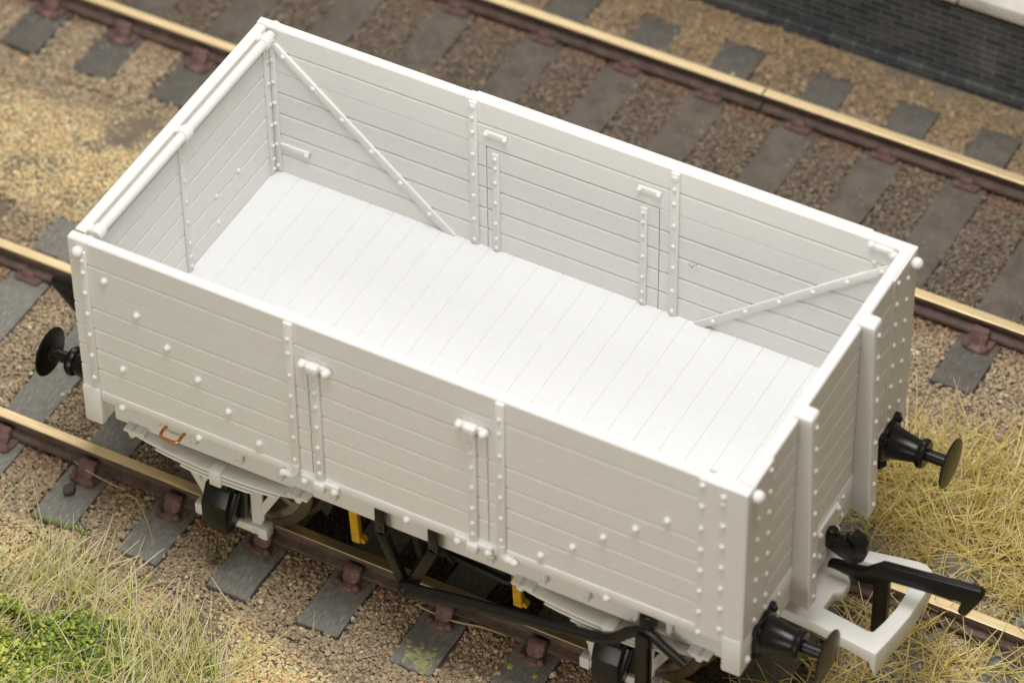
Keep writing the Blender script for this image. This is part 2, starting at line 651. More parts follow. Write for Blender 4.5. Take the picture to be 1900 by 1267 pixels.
L1 = {
    2: 'grey sleeper at the left picture edge beside the black buffer heads, on the wagon track',
    3: 'sleeper whose grey middle shows left of the left headstock, with the near rail crossing it',
    4: 'sleeper below the copper handle with a rounded brown pebble on its near end',
    5: 'sleeper with a plain grey end just left of the black axlebox of the spoked wheel',
    6: 'sleeper under the left wheel with its grey end beside the grass',
    7: 'sleeper with a clean dark grey end, just left of the lichen patched one',
    8: 'sleeper under the brake lever with a pale yellow lichen patch on its end',
    9: 'sleeper at the bottom edge with round yellow flecks left of the right axlebox',
    10: 'sleeper under the right wheel hidden behind the axlebox',
    11: 'dark sleeper under the right headstock and the black buffer',
    12: 'dark sleeper half buried in yellow grass under the white coupling',
}
for i, x in enumerate(T1X):
    if i in (0, 1):
        continue
    place_sleeper(i, x, 0.0, L1.get(i, 'sleeper beyond the right edge end of the grass, on the wagon track'), 'sleepers of the wagon track')
L2 = {
    2: 'sleeper of the second track at the top left corner, mostly outside the view',
    3: 'leftmost sleeper end of the second track, cut by the left picture edge at the top',
    4: 'second sleeper end from the left on the second track, on brown ballast',
    5: 'third sleeper end from the left on the second track, beside the wagon corner',
    6: 'sleeper of the second track behind the top left wagon corner',
    7: 'blurred brown sleeper of the second track right of the top left wagon corner',
    8: 'blurred brown sleeper of the second track above the left inner door strap',
    9: 'blurred second track sleeper with its far end at the top edge, left of the joint',
    10: 'sleeper of the second track with its far end just left of the rail joint',
    11: 'second track sleeper whose far end is first right of the rail joint',
    12: 'second track sleeper whose far end is second right of the rail joint',
    13: 'sleeper of the second track reaching the right picture edge near the platform wall',
    14: 'sleeper of the second track with its square near end showing right of the wagon',
}
for i, x in enumerate(T2X):
    if i in (0, 1, 17, 18):
        continue
    place_sleeper(i, x, T2, L2.get(i, 'second track sleeper whose near end in dark stones is cut by the right edge' if i == 15 else 'sleeper of the second track lying wholly right of the view'), 'sleepers of the second track')

# lichen and flecks on two sleepers
M_LICHEN = crust('yellow_green_lichen', [(0.3, (0.26, 0.26, 0.13)), (0.6, (0.46, 0.45, 0.22)), (0.8, (0.54, 0.52, 0.28))], 18, 0.9, 0.6, 0.02)
b = MB()
for _ in range(70):
    px, py = random.gauss(0.05, 0.07), random.gauss(-1.46, 0.06)
    if abs(px) < 0.17 and -1.58 < py:
        b.lathe([(-0.002, random.uniform(.015, .035)), (0.005, random.uniform(.01, .02)), (0.006, 0)], (px, py, 0.001), (0, 0, 1), 7)
b.build('lichen_patch', M_LICHEN, SLEEPERS[(0.0, 8)])
M_FLECK = plastic('yellow_fleck', (0.50, 0.46, 0.10), 0.7, 0.2, 0, 0.1)
for key, spots in {(0.0, 9): [(-0.08, -1.44, .05), (0.06, -1.36, .04), (0.1, -1.2, .025), (-0.13, -1.2, .03)], (0.0, 4): [(0.1, -0.45, .022)],
                   (0.0, 12): [(-0.05, -0.5, .03)], (0.0, 11): [(0.13, -1.05, .035)]}.items():
    for x, y, r in spots:
        b = MB()
        b.lathe([(0.0, r), (0.006, r * .9), (0.009, 0)], (x, y, 0.002), (0, 0, 1), 9)
        for v in b.bm.verts:
            v.co += Vector((random.uniform(-1, 1), random.uniform(-1, 1), 0)) * r * .16
        b.build('yellow_fleck', M_FLECK, SLEEPERS[key])


# ------------------------------------------------------------------ ballast
def ico(sub):
    bm = bmesh.new()
    bmesh.ops.create_icosphere(bm, subdivisions=sub, radius=1.0)
    bm.verts.ensure_lookup_table()
    V = np.array([v.co[:] for v in bm.verts])
    F = np.array([[v.index for v in f.verts] for f in bm.faces])
    bm.free()
    return V, F


def stone_field(px, py, pz, r, tint, sub, flatten=0.8, lump=0.5):
    n = len(px)
    V0, F0 = ico(sub)
    k = 16
    temps = []
    for _ in range(k):
        q = rng.normal(size=(5, 3))
        q /= np.linalg.norm(q, axis=1)[:, None]
        d = np.ones(len(V0))
        for a in q:      # cut facets off the ball
            t = V0 @ a
            lim = rng.uniform(.5, .85)
            d = np.minimum(d, np.where(t > lim, lim / np.maximum(t, 1e-3), 1))
        d *= 1 + rng.normal(size=len(V0)) * lump * .35
        temps.append(V0 * d[:, None])
    temps = np.array(temps)
    idx = rng.integers(0, k, n)
    # random rotation by quaternions
    q = rng.normal(size=(n, 4))
    q /= np.linalg.norm(q, axis=1)[:, None]
    w, x, y, z = q.T
    Rm = np.stack([1 - 2 * (y * y + z * z), 2 * (x * y - z * w), 2 * (x * z + y * w), 2 * (x * y + z * w), 1 - 2 * (x * x + z * z), 2 * (y * z - x * w),
                   2 * (x * z - y * w), 2 * (y * z + x * w), 1 - 2 * (x * x + y * y)], -1).reshape(n, 3, 3)
    sc = rng.uniform(.75, 1.25, (n, 1, 3))
    V = temps[idx] * sc
    V = np.einsum('nij,nvj->nvi', Rm, V) * r[:, None, None]
    V[:, :, 2] *= flatten
    V += np.stack([px, py, pz], -1)[:, None, :]
    F = F0[None] + (np.arange(n) * len(V0))[:, None, None]
    T = np.repeat(tint, len(V0), axis=0)
    return V.reshape(-1, 3), F.reshape(-1, 3), T


def on_sleeper(x, y, mrg):
    hit = np.zeros(len(x), bool)
    for xs, yc in ((T1X, 0.0), (T2X, T2)):
        for cx in xs:
            hit |= (np.abs(x - cx) < 0.195 + mrg) & (np.abs(y - yc) < 1.59 + mrg)
    return hit


def stone_points(step):
    gx, gy = np.meshgrid(np.arange(-10, 6.6, step), np.arange(-4.6, 6.95, step))
    x = gx.ravel() + rng.uniform(-.6, .6, gx.size) * step
    y = gy.ravel() + rng.uniform(-.6, .6, gx.size) * step
    u, v = pix(x, y, np.full(x.shape, -.25))
    ok = (u > -330) & (u < 2230) & (v > -260) & (v < 1560) & (y < 6.93)
    return x[ok], y[ok]


def zones(x, y):
    """sandiness, grime, rust at a place"""
    n1, n2 = vnoise(x, y, 0.9), vnoise(x + 31, y + 7, 2.3)
    wob = (n1 - .5) * .7 + (n2 - .5) * .35
    sand = np.clip((-y - 1.75 + wob) / .35, 0, 1)                                           # along the near cess
    sand = np.maximum(sand, np.clip((-x - 2.9 + wob) / .9, 0, 1) * np.clip((y - 1.55 + wob * .5) / .3, 0, 1) * np.clip((3.15 - y + wob * .6) / .4, 0, 1))
    sand = np.maximum(sand, 0.15 * np.clip((y - T2 - 1.3 + wob) / .4, 0, 1))
    sand = np.maximum(sand, .8 * np.clip((x - 1.7) / .4, 0, 1) * np.clip((y - 1.3) / .3, 0, 1) * np.clip((3.0 - y) / .3, 0, 1))
    sand = np.maximum(sand, .5 * np.clip((x - 2.8) / .4, 0, 1) * np.clip((1.2 - np.abs(y)) / .3, 0, 1))
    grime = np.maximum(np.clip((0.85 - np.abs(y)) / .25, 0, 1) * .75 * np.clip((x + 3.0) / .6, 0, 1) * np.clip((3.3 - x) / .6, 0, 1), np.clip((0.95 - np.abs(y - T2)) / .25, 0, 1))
    rust = np.zeros_like(x)
    for yr in (-G - .05, G + .05, T2 - G - .05, T2 + G + .05):
        rust = np.maximum(rust, np.exp(-((y - yr + np.sign(yr) * 0.0) / .17) ** 2))
    rust *= np.clip(.25 + n2 * 1.1, 0, 1)
    return sand, grime, rust


PAL_STONE = np.array([(0.395, 0.317, 0.216), (0.450, 0.359, 0.244), (0.496, 0.399, 0.271), (0.349, 0.281, 0.195), (0.414, 0.338, 0.240), (0.560, 0.443, 0.298), (0.706, 0.378, 0.187), (0.213, 0.189, 0.157), (0.737, 0.689, 0.474)])
P_STONE = np.array([.2, .22, .175, .135, .14, .06, .010, .040, .02])
PAL_SAND = np.array([(0.880, 0.702, 0.392), (0.880, 0.794, 0.463), (0.880, 0.623, 0.347), (0.880, 0.854, 0.550), (0.761, 0.531, 0.304), (0.880, 0.593, 0.248), (0.880, 0.854, 0.725)])
P_SAND = np.array([.3, .25, .18, .12, .09, .03, .03])
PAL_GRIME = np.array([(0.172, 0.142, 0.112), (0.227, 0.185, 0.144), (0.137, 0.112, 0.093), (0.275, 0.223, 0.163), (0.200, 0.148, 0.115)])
PAL_RUST = np.array([(0.288, 0.168, 0.132), (0.348, 0.204, 0.156), (0.228, 0.138, 0.108), (0.456, 0.228, 0.132)])


def stone_color(x, y):
    n = len(x)
    sand, grime, rust = zones(x, y)
    c = PAL_STONE[rng.choice(len(PAL_STONE), n, p=P_STONE)]
    cs = PAL_SAND[rng.choice(len(PAL_SAND), n, p=P_SAND)]
    cg = PAL_GRIME[rng.integers(0, len(PAL_GRIME), n)]
    cr = PAL_RUST[rng.integers(0, len(PAL_RUST), n)]
    mix = lambda a, bb, t: a * (1 - t[:, None]) + bb * t[:, None]
    c = mix(c, cs, np.clip(sand * 1.0 + rng.normal(size=n) * .12 * (sand > .05), 0, 1))
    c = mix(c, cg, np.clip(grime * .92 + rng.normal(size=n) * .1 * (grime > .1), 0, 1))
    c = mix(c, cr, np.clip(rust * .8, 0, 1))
    dark = np.clip((.9 - np.abs(y)) / .2, 0, 1) * np.clip((x + 2.4) / .5, 0, 1) * np.clip((3.2 - x) / .4, 0, 1)      # oil stain plus the wagon's shade, both painted into the stones
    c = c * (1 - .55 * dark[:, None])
    wall_side = np.clip((y - T2 - 1.0) / .3, 0, 1)[:, None]      # browner, darker cess under the platform
    c = c * (1 - wall_side * np.array([.26, .32, .36]))
    return c * rng.uniform(.88, 1.13, (n, 1)) * (1 + .12 * (1 - sand[:, None]) * (1 - .6 * grime[:, None]))


VV, FF, TT = [], [], []
off = 0


def add_stones(x, y, z, r, sub, flat=.8):
    global off
    if not len(x):
        return
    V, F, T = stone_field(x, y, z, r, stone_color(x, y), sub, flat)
    VV.append(V)
    FF.append(F + off)
    TT.append(T)
    off += len(V)


for step, rmin, rmax, zb in ((0.026, .013, .022, -.288), (0.027, .011, .0195, -.274), (0.050, .012, .023, -.262)):
    x, y = stone_points(step)
    keep = ~on_sleeper(x, y, 0.022)
    x, y = x[keep], y[keep]
    sand, grime, rust = zones(x, y)
    r = rng.uniform(rmin, rmax, len(x)) * np.where(sand > .5, .85, 1.0) * np.where(rng.random(len(x)) < .05, 1.45, 1)
    bed = np.abs(np.minimum(np.abs(y), np.abs(y - T2)))
    lift = np.where(bed < 1.75, 0.032, 0.008) - .006 * np.clip(sand, 0, 1)
    z = zb + lift + (vnoise(x, y, 1.7) - .5) * .05 + (vnoise(x + 7, y, 5.5) - .5) * .035 + rng.uniform(-.010, .010, len(x))
    if zb > -.27:
        k2 = (vnoise(x + 3, y + 9, 2.0) > .35) & (sand < .6)
        x, y, z, r = x[k2], y[k2], z[k2], r[k2]
    z = np.minimum(z, -.205 - r * .8)
    near = ((y < -.7) & (y > -2.8) & (x < 1.6) & (zb > -.29)) | ((x > 2.1) & (y < 3.3) & (zb > -.29))
    add_stones(x[near], y[near], z[near], r[near], 2)
    add_stones(x[~near], y[~near], z[~near], r[~near], 1)
x, y = stone_points(0.045)
keep = on_sleeper(x, y, 0.05) & ~on_sleeper(x, y, -0.055) & (np.abs(y - T2) < 1.0) & (vnoise(x + 6, y + 1, 4.0) > .3)
x, y = x[keep], y[keep]
add_stones(x, y, np.full(len(x), TZ - .022) + rng.uniform(-.015, .015, len(x)), rng.uniform(.014, .028, len(x)), 1)
# odd crumbs lying on top of the sleepers' edges and beside the rails
x, y = stone_points(0.06)
keep = on_sleeper(x, y, 0.05) & ~on_sleeper(x, y, -0.035) & (vnoise(x + 2, y + 5, 3.0) > .42)
x, y = x[keep], y[keep]
add_stones(x, y, np.full(len(x), TZ - .03) + rng.uniform(-.02, .02, len(x)), rng.uniform(.018, .034, len(x)), 2)
x, y = stone_points(0.055)
keep = on_sleeper(x, y, 0.0) & (y > 3) & (np.abs(y - T2) < 1.2) & (vnoise(x + 17, y + 3, 2.6) > .46) & (rng.random(len(x)) < .8)
for yr in (T2 - .875, T2 + .875):
    keep &= np.abs(y - yr) > .2
x, y = x[keep], y[keep]
add_stones(x, y, np.full(len(x), TZ - .008), rng.uniform(.012, .024, len(x)), 1)
x, y = stone_points(0.3)
keep = on_sleeper(x, y, -0.04)
x, y = x[keep], y[keep]
for yr in (-.875, .875, T2 - .875, T2 + .875):
    k2 = np.abs(y - yr) > .16
    x, y = x[k2], y[k2]
add_stones(x, y, np.full(len(x), TZ + .004), rng.uniform(.006, .014, len(x)), 1)
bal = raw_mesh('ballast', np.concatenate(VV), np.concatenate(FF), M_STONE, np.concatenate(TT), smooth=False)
tag(bal, 'loose brown grey and sandy crushed stone ballast between and around the sleepers', kind='stuff')
VV, FF, TT = [], [], []

# one pebble on a sleeper end
V, F, T = stone_field(np.array([-3.40]), np.array([-1.235]), np.array([TZ + .045]), np.array([.075]), np.array([(.12, .095, .085)]), 3, .75, .08)
peb = raw_mesh('pebble', V - np.array([-3.40, -1.235, TZ]), F, M_STONE, T)
peb.location = (-3.40, -1.235, TZ)
tag(peb, 'rounded brown pebble lying on the grey sleeper end below the copper handle', 'pebble')


# ------------------------------------------------------------------ grass
def blades(px, py, pz, L, lean, az, curve, wid, tint, seg=4):
    n = len(px)
    t = np.linspace(0, 1, seg + 1)
    d0 = np.stack([np.sin(lean) * np.cos(az), np.sin(lean) * np.sin(az), np.cos(lean)], -1)
    droop = np.stack([np.cos(az + 1.3 * np.sign(curve)) * np.abs(curve), np.sin(az + 1.3 * np.sign(curve)) * np.abs(curve), -np.abs(curve) * .7], -1)
    P = np.stack([px, py, pz], -1)[:, None, :] + L[:, None, None] * (t[None, :, None] * d0[:, None, :] + (t ** 2)[None, :, None] * droop[:, None, :])
    P[:, :, 2] = np.maximum(P[:, :, 2], -.285 + .02 * rng.random((n, 1)))
    side = np.cross(d0, np.array([0, 0, 1.0]) + rng.normal(size=(n, 3)) * .3)
    side /= np.linalg.norm(side, axis=1)[:, None]
    up = np.cross(side, d0)
    w = (wid[:, None] * (1 - .72 * t[None] ** 1.6))[:, :, None]
    rings = []
    for k in range(3):
        a = 2 * PI * k / 3
        rings.append(P + w * (side * math.cos(a) + up * math.sin(a))[:, None, :])
    V = np.stack(rings, 2)                       # n, seg+1, 3, 3
    base = []
    for s in range(seg):
        for k in range(3):
            k2 = (k + 1) % 3
            base.append((s * 3 + k, s * 3 + k2, (s + 1) * 3 + k2, (s + 1) * 3 + k))
    F = np.array(base)[None] + (np.arange(n) * 3 * (seg + 1))[:, None, None]
    T = np.repeat(tint, 3 * (seg + 1), axis=0)
    return V.reshape(-1, 3), F.reshape(-1, 4), T


def pick(pal, p, n, v=.15):
    pal = np.array(pal)
    return pal[rng.choice(len(pal), n, p=p)] * rng.uniform(1 - v, 1 + v, (n, 1))


def scatter(n, x0, x1, y0, y1, fn):
    x, y = rng.uniform(x0, x1, n), rng.uniform(y0, y1, n)
    k = rng.random(n) < fn(x, y)
    return x[k], y[k]


# straw and green grass of the near verge
def near_density(x, y):
    edge = -1.80 - np.clip((x + 3.0) / 2.4, 0, 2) * .42 + (vnoise(x, y, 1.4) - .5) * .55
    d = np.clip((edge - y) / .35, 0, 1) * np.clip((-.1 - x) / .8, 0, 1)
    return d * (.25 + .9 * np.clip(vnoise(x + 50, y + 20, 1.1) * 1.6 - .35, 0, 1))


parts = []
x, y = scatter(11500, -6.5, 0, -4.6, -1.5, near_density)
n = len(x)
lay = vnoise(x, y, .8)
az = np.where(rng.random(n) < .65, rng.normal(0.9, .6, n) + (lay - .5) * 2.4, rng.uniform(0, 2 * PI, n))
tint = pick([(.93, .84, .48), (.95, .88, .58), (.88, .79, .36), (.74, .78, .26), (.50, .62, .14), (.95, .91, .70)], [.27, .23, .13, .18, .09, .10], n)
parts.append(blades(x, y, np.full(n, -.30), rng.uniform(.22, .66, n), np.clip(rng.normal(1.0, .35, n), .05, 1.5), az, rng.normal(0, .15, n), rng.uniform(.0045, .0088, n), tint))
# upright stragglers at its edge
x, y = scatter(500, -5, .2, -2.6, -1.55, lambda x, y: np.clip(near_density(x, y) * .5 + .03 * (x < -.6), 0, 1))
n = len(x)
parts.append(blades(x, y, np.full(n, -.30), rng.uniform(.35, .75, n), np.abs(rng.normal(.3, .25, n)), rng.uniform(0, 6.28, n), rng.normal(0, .22, n), rng.uniform(.006, .009, n),
                    pick([(.88, .77, .42), (.92, .82, .50), (.52, .60, .16)], [.5, .35, .15], n)))
Vs, Fs, Ts, o_ = [], [], [], 0
for V, F, T in parts:
    Vs.append(V); Fs.append(F + o_); Ts.append(T); o_ += len(V)
gr = raw_mesh('grass', np.concatenate(Vs), np.concatenate(Fs), M_GRASS, np.concatenate(Ts))
tag(gr, 'tangled straw coloured and green grass on the verge at the bottom left', kind='stuff')


# golden grass right of the wagon
def far_density(x, y):
    w = (vnoise(x, y, 1.3) - .5) * .7 + (vnoise(x + 9, y + 4, 3) - .5) * .4
    a = np.clip((y - 1.25 + w * .6) / .3, 0, 1) * np.clip((3.15 + w * .6 - y - np.clip(3.3 - x, 0, 2) * .75) / .35, 0, 1) * np.clip((x - 1.95) / .4, 0, 1)
    bq = .7 * np.clip((1.05 - np.abs(y + .1) + w) / .5, 0, 1) * np.clip((x - 2.75 + w * .5) / .5, 0, 1)
    c = .6 * np.clip((x - 3.0) / .4, 0, 1) * np.clip((1.4 - np.abs(y) + w) / .4, 0, 1)
    return np.clip(np.maximum(np.maximum(a, bq), c), 0, 1) * (.35 + .65 * np.clip(vnoise(x + 5, y + 40, 1.8) * 1.8 - .3, 0, 1))


parts = []
x, y = scatter(12500, 1.8, 6.3, -1.9, 3.6, far_density)
k = np.abs(np.abs(y) - .875) > .07
x, y = x[k], y[k]
n = len(x)
tint = pick([(.90, .74, .27), (.93, .80, .36), (.80, .65, .20), (.68, .66, .20), (.93, .86, .55)], [.36, .26, .2, .1, .08], n)
parts.append(blades(x, y, np.full(n, -.27), rng.uniform(.3, .75, n), np.clip(rng.normal(1.08, .28, n), .1, 1.52), rng.uniform(0, 6.28, n), rng.normal(0, .13, n), rng.uniform(.0055, .0098, n), tint))
Vs, Fs, Ts, o_ = [], [], [], 0
for V, F, T in parts:
    Vs.append(V); Fs.append(F + o_); Ts.append(T); o_ += len(V)
gr2 = raw_mesh('grass', np.concatenate(Vs), np.concatenate(Fs), M_GRASS, np.concatenate(Ts))
tag(gr2, 'matted golden yellow grass between the tracks right of the wagon', kind='stuff')


# green foam foliage of the verge
def foam(cx, cy, rx, ry, h, n, name, label, dark):
    a = rng.uniform(0, 2 * PI, n)
    rr = np.sqrt(rng.random(n))
    x, y = cx + rx * rr * np.cos(a), cy + ry * rr * np.sin(a)
    top = h * np.sqrt(np.clip(1 - rr ** 2, 0, 1)) * (.45 + .9 * vnoise(x, y, 3.2))
    k = vnoise(x + 4, y + 11, 3.4) > .40
    x, y, top = x[k], y[k], top[k]
    n = len(x)
    top = top * (.5 + .9 * vnoise(x + 1, y + 2, 7.0))
    z = -.30 + top * rng.uniform(.1, 1, n)
    tint = pick([(.28, .36, .065), (.42, .49, .10), (.15, .21, .045), (.62, .64, .16), (.18, .26, .12)], dark, n, .25)
    V, F, T = stone_field(x, y, z, rng.uniform(.009, .026, n), tint, 1, .9, 1.3)
    o = raw_mesh(name, V, F, M_FOAM, T, smooth=False)
    tag(o, label, kind='stuff')


foam(-3.45, -3.05, .95, .62, .36, 19000, 'ground_cover', 'crumbly green foam foliage in the grass at the bottom left edge', [.3, .3, .15, .2, .05])
foam(-2.40, -2.62, .50, .36, .30, 8500, 'ground_cover', 'darker green foam foliage tuft among the straw grass near the sleepers', [.25, .2, .25, .1, .2])
foam(-1.55, -2.35, .28, .14, .07, 900, 'ground_cover', 'thin olive foam crumbs at the right end of the verge grass', [.2, .1, .4, .1, .2])

# stray fibres
M_FIBRE = plastic('yellow_fibre', (0.68, 0.47, 0.03), 0.4, 0.4, 0, 0.1, 0)
M_STRAW = plastic('straw_fibre', (0.55, 0.43, 0.22), 0.5, 0.3, 0, 0.1, 0)
M_GREENB = plastic('green_fibre', (0.16, 0.26, 0.04), 0.5, 0.3, 0, 0.2, 0)


def fibre(pts, r, mat, label, cat='fibre'):
    P = [Vector(p) for p in pts]
    out = []
    n = len(P)
    for i in range(n - 1):
        p0, p1, p2, p3 = P[max(i - 1, 0)], P[i], P[i + 1], P[min(i + 2, n - 1)]
        for k in range(6):
            t = k / 6
            out.append(.5 * ((2 * p1) + (p2 - p0) * t + (2 * p0 - 5 * p1 + 4 * p2 - p3) * t * t + (3 * p1 - p0 - 3 * p2 + p3) * t ** 3))
    out.append(P[-1])
    c = P[0].copy()
    b = MB()
    b.tube([p - c for p in out], [r * (1 - .5 * abs(2 * i / (len(out) - 1) - 1) ** 3) for i in range(len(out))], 5)
    o = b.build('stray_fibre', mat, loc=c)
    tag(o, label, cat)
    return o


fibre([(-2.696, -2.18, -.12), (-2.65, -2.44, -.12), (-2.61, -2.576, -.12), (-2.517, -2.69, -.12), (-2.355, -2.807, -.12), (-2.29, -2.946, -.12)], .0065, M_FIBRE, 'curled bright yellow fibre standing in the green foam at the bottom left')
fibre([(-3.56, -1.63, -.19), (-3.33, -1.61, -.17), (-3.15, -1.59, -.18), (-2.95, -1.56, -.22)], .010, M_GREENB, 'long green blade lying across the pebble sleeper at its end', 'grass blade')
fibre([(-3.02, -1.12, -.17), (-2.86, -1.08, -.16), (-2.66, -1.22, -.2), (-2.5, -1.38, -.22)], .006, M_STRAW, 'thin straw hair arching over ballast right of the pebble')
fibre([(-.2, -1.02, -.16), (.12, -1.03, -.17), (.42, -.98, -.16), (.62, -.96, -.18)], .008, M_STRAW, 'straw fibre lying along the near rail under the brake lever')
fibre([(-3.52, -.98, -.13), (-3.36, -1.03, -.12), (-3.1, -1.05, -.14), (-2.98, -1.02, -.17)], .006, M_STRAW, 'fine straw hair along the near rail above the pebble')

# ================================================================== the wagon
LX, WY, TOP, BOT, FLZ = 2.947, 1.4845, 3.157, 1.53, 1.57
TH = 0.09
YI = WY - TH
GROOVES = [1.78, 2.005, 2.235, 2.465, 2.69, 2.93]
wagon = empty('goods_wagon', (0, 0, 0))
tag(wagon, 'unpainted cream white plastic model open goods wagon with black buffers, on the nearer track', 'goods wagon')


def wall_prof(z0, z1, inn, out):
    """section of a planked wall: (offset, z) going up the outside and down the inside"""
    d = 0.018
    sg = 1 if out > inn else -1
    gs = [q for q in GROOVES if z0 + .05 < q < z1 - .05]
    p = [(out, z0)]
    for q in gs:
        p += [(out, q - .030), (out - sg * d, q - .004), (out - sg * d, q - .001), (out, q + .004)]
    p += [(out, z1 - .012), (out - sg * .012, z1), (inn + sg * .012, z1), (inn, z1 - .012)]
    for q in gs[::-1]:
        p += [(inn, q + .004), (inn + sg * d * .9, q + .002), (inn + sg * d, q - .002), (inn, q - .028)]
    p += [(inn, z0)]
    return p


DX0, DX1 = -0.803, 0.765     # door opening
GAP = 0.008


def strap(b, x0, x1, z0, z1, y_face, s, t=.024, rivets=(), rr=.021, bev=.008):
    """vertical iron strap on the face y_face, standing out along s"""
    y0, y1 = sorted((y_face - s * .004, y_face + s * t))
    b.box(x0, x1, y0, y1, z0, z1, bev, 2)
    for z in rivets:
        b.dome(((x0 + x1) / 2, y_face + s * t, z), (0, s, 0), rr, rr * .9)


PLZ = [3.04, 2.82, 2.58, 2.35, 2.12, 1.89, 1.66]     # plank centres

for s in (-1, 1):
    # --- side wall
    b = MB()
    inn, out = s * YI, s * WY
    b.prism(wall_prof(2.694, TOP, inn, out), 0, -LX, LX)
    lowL = wall_prof(BOT, 2.6935, inn, out)
    b.prism(lowL, 0, -LX, DX0 - GAP)
    b.prism(lowL, 0, DX1 + GAP, LX)
    b.box(DX0 - GAP - .004, DX0 + .03, s * (YI + .03), s * (YI + .06), BOT, 2.69)
    b.box(DX1 - .03, DX1 + GAP + .004, s * (YI + .03), s * (YI + .06), BOT, 2.69)
    side = b.build('side_wall', M_WHITE, wagon, sharp=10)
    # --- drop door
    b = MB()
    b.prism(wall_prof(BOT, 2.678, inn, out), 0, DX0, DX1)
    door = b.build('side_door', M_WHITE, wagon, sharp=10)
    for x, tail in ((-0.73, -1), (0.645, 1)):
        b = MB()
        strap(b, x - .037, x + .037, 1.51, 2.69, out, s, .034, [2.60, 2.50, 2.24 + .1, 2.12, 1.89, 1.72, 1.60], .023)
        b.build('door_strap', M_WHITE, door)
        b = MB()
        strap(b, x + .012 * tail * -1 - .033, x + .012 * tail * -1 + .033, FLZ, 2.65, inn, -s, .022, [2.60, 2.50, 2.34, 2.12, 1.89, 1.72, 1.62], .02)
        b.build('door_strap', M_WHITE, door)
        # hinge under the door
        b = MB()
        b.box(x - .05, x + .05, s * (WY + .0), s * (WY + .075), 1.40, 1.505, .018, 2)
        b.box(x - .17, x + .17, s * (WY + .0), s * (WY + .045), 1.455, 1.515, .015, 2)
        for dx in (-.135, .135):
            b.dome((x + dx, s * (WY + .035), 1.455), (0, s, 0), .036, .038)
        b.build('door_hinge', M_WHITE, door)
        # catch above the door
        b = MB()
        b.box(x - .11, x + .11, s * (WY + 0), s * (WY + .035), 2.73, 2.80, .012, 2)
        b.box(x - .055, x + .055, s * (WY + .0), s * (WY + .085), 2.725, 2.815, .02, 2)
        b.dome((x - .1, s * (WY + .02), 2.77), (0, s, 0), .04, .055)
        b.dome((x + .11, s * (WY + .02), 2.765), (0, s, 0), .042, .06)
        b.build('door_catch', M_WHITE, side)
        # inside staple of the catch
        xi = -0.715 if x < 0 else .68
        b = MB()
        b.box(xi - .105, xi + .105, inn - s * .022, inn + s * .004, 2.81, 2.872, .02, 3)
        for dx in (-.085, .085):
            b.dome((xi + dx, inn - s * .022, 2.841), (0, -s, 0), .024, .022)
        b.build('staple', M_WHITE, side)
    # --- straps beside the door, outside with a hooked foot
    for x, d in ((-.955, -1), (.89, 1)):
        b = MB()
        strap(b, x - .038, x + .038, 1.50, 3.135, out, s, .026, [2.975, 2.82, 2.58, 2.35, 2.12, 1.89, 1.64], .021)
        y0, y1 = sorted((out + s * .004, out + s * .05))
        ym = out + s * .012
        b.tube([(x, ym, 1.58), (x, ym, 1.51), (x + d * .008, ym + s * .004, 1.475), (x + d * .03, ym + s * .008, 1.45), (x + d * .06, ym + s * .01, 1.44), (x + d * .105, ym + s * .01, 1.442)], [.037, .037, .036, .034, .032, .028], 10)
        b.dome((x + d * .115, out + s * .03, 1.444), (0, s, 0), .034, .034)
        b.build('side_knee', M_WHITE, side)
        b = MB()
        xi = -.92 if x < 0 else .91
        strap(b, xi - .038, xi + .038, 1.545, 3.14, inn, -s, .026, [3.10, 2.975, 2.82, 2.58, 2.35, 2.12, 1.86, 1.63], .022, .01)
        b.dome((xi, inn - s * .026, 3.085), (0, -s, 0), .036, .014)
        b.build('side_knee', M_WHITE, side)
    # --- corner straps at the left end
    b = MB()
    strap(b, -2.853, -2.782, 1.62, 3.06, out, s, .022, [2.97, 2.84, 2.62, 2.39, 2.16, 1.93, 1.68], .024)
    b.ball((-2.845, out + s * .03, 3.06), .05)
    b.build('corner_strap', M_WHITE, side)
    for x in (-2.81, 2.80):
        b = MB()
        strap(b, x - .032, x + .032, 1.58, 3.09, inn, -s, .022, [2.82, 2.58, 2.35, 2.12, 1.89, 1.65], .021)
        b.dome((x, inn - s * .015, 3.085), (0, -s, 0), .042, .035)
        b.build('corner_strap', M_WHITE, side)
    # --- broad corner plate at the right end
    b = MB()
    y0, y1 = sorted((out - s * .004, out + s * .014))
    b.box(2.555, 2.955, y0, y1, 1.44, TOP - .006, .006)
    for z in (3.09, 2.864, 2.625, 2.39, 2.157, 1.93, 1.697, 1.465):
        b.dome((2.588, out + s * .014, z), (0, s, 0), .026, .024)
    for z in (3.05, 2.975, 2.737, 2.509, 2.28, 2.046, 1.818, 1.59):
        b.dome((2.763, out + s * .014, z), (0, s, 0), .026, .024)
    b.build('corner_plate', M_WHITE, side)
    # --- loose bolt heads that follow the inner braces
    for x, z in ((-2.633, 2.827), (-2.357, 2.576), (-2.093, 2.341), (-1.827, 2.111), (-1.561, 1.88), (-1.293, 1.649), (-2.54, 1.897),
                 (2.302, 2.565), (2.038, 2.343), (1.765, 2.109), (1.502, 1.866), (1.225, 1.632)):
        b = MB()
        b.dome((x, out + s * .004, z - .01), (0, s, 0), .031, .034)
        b.build('bolt_head', M_WHITE, side)
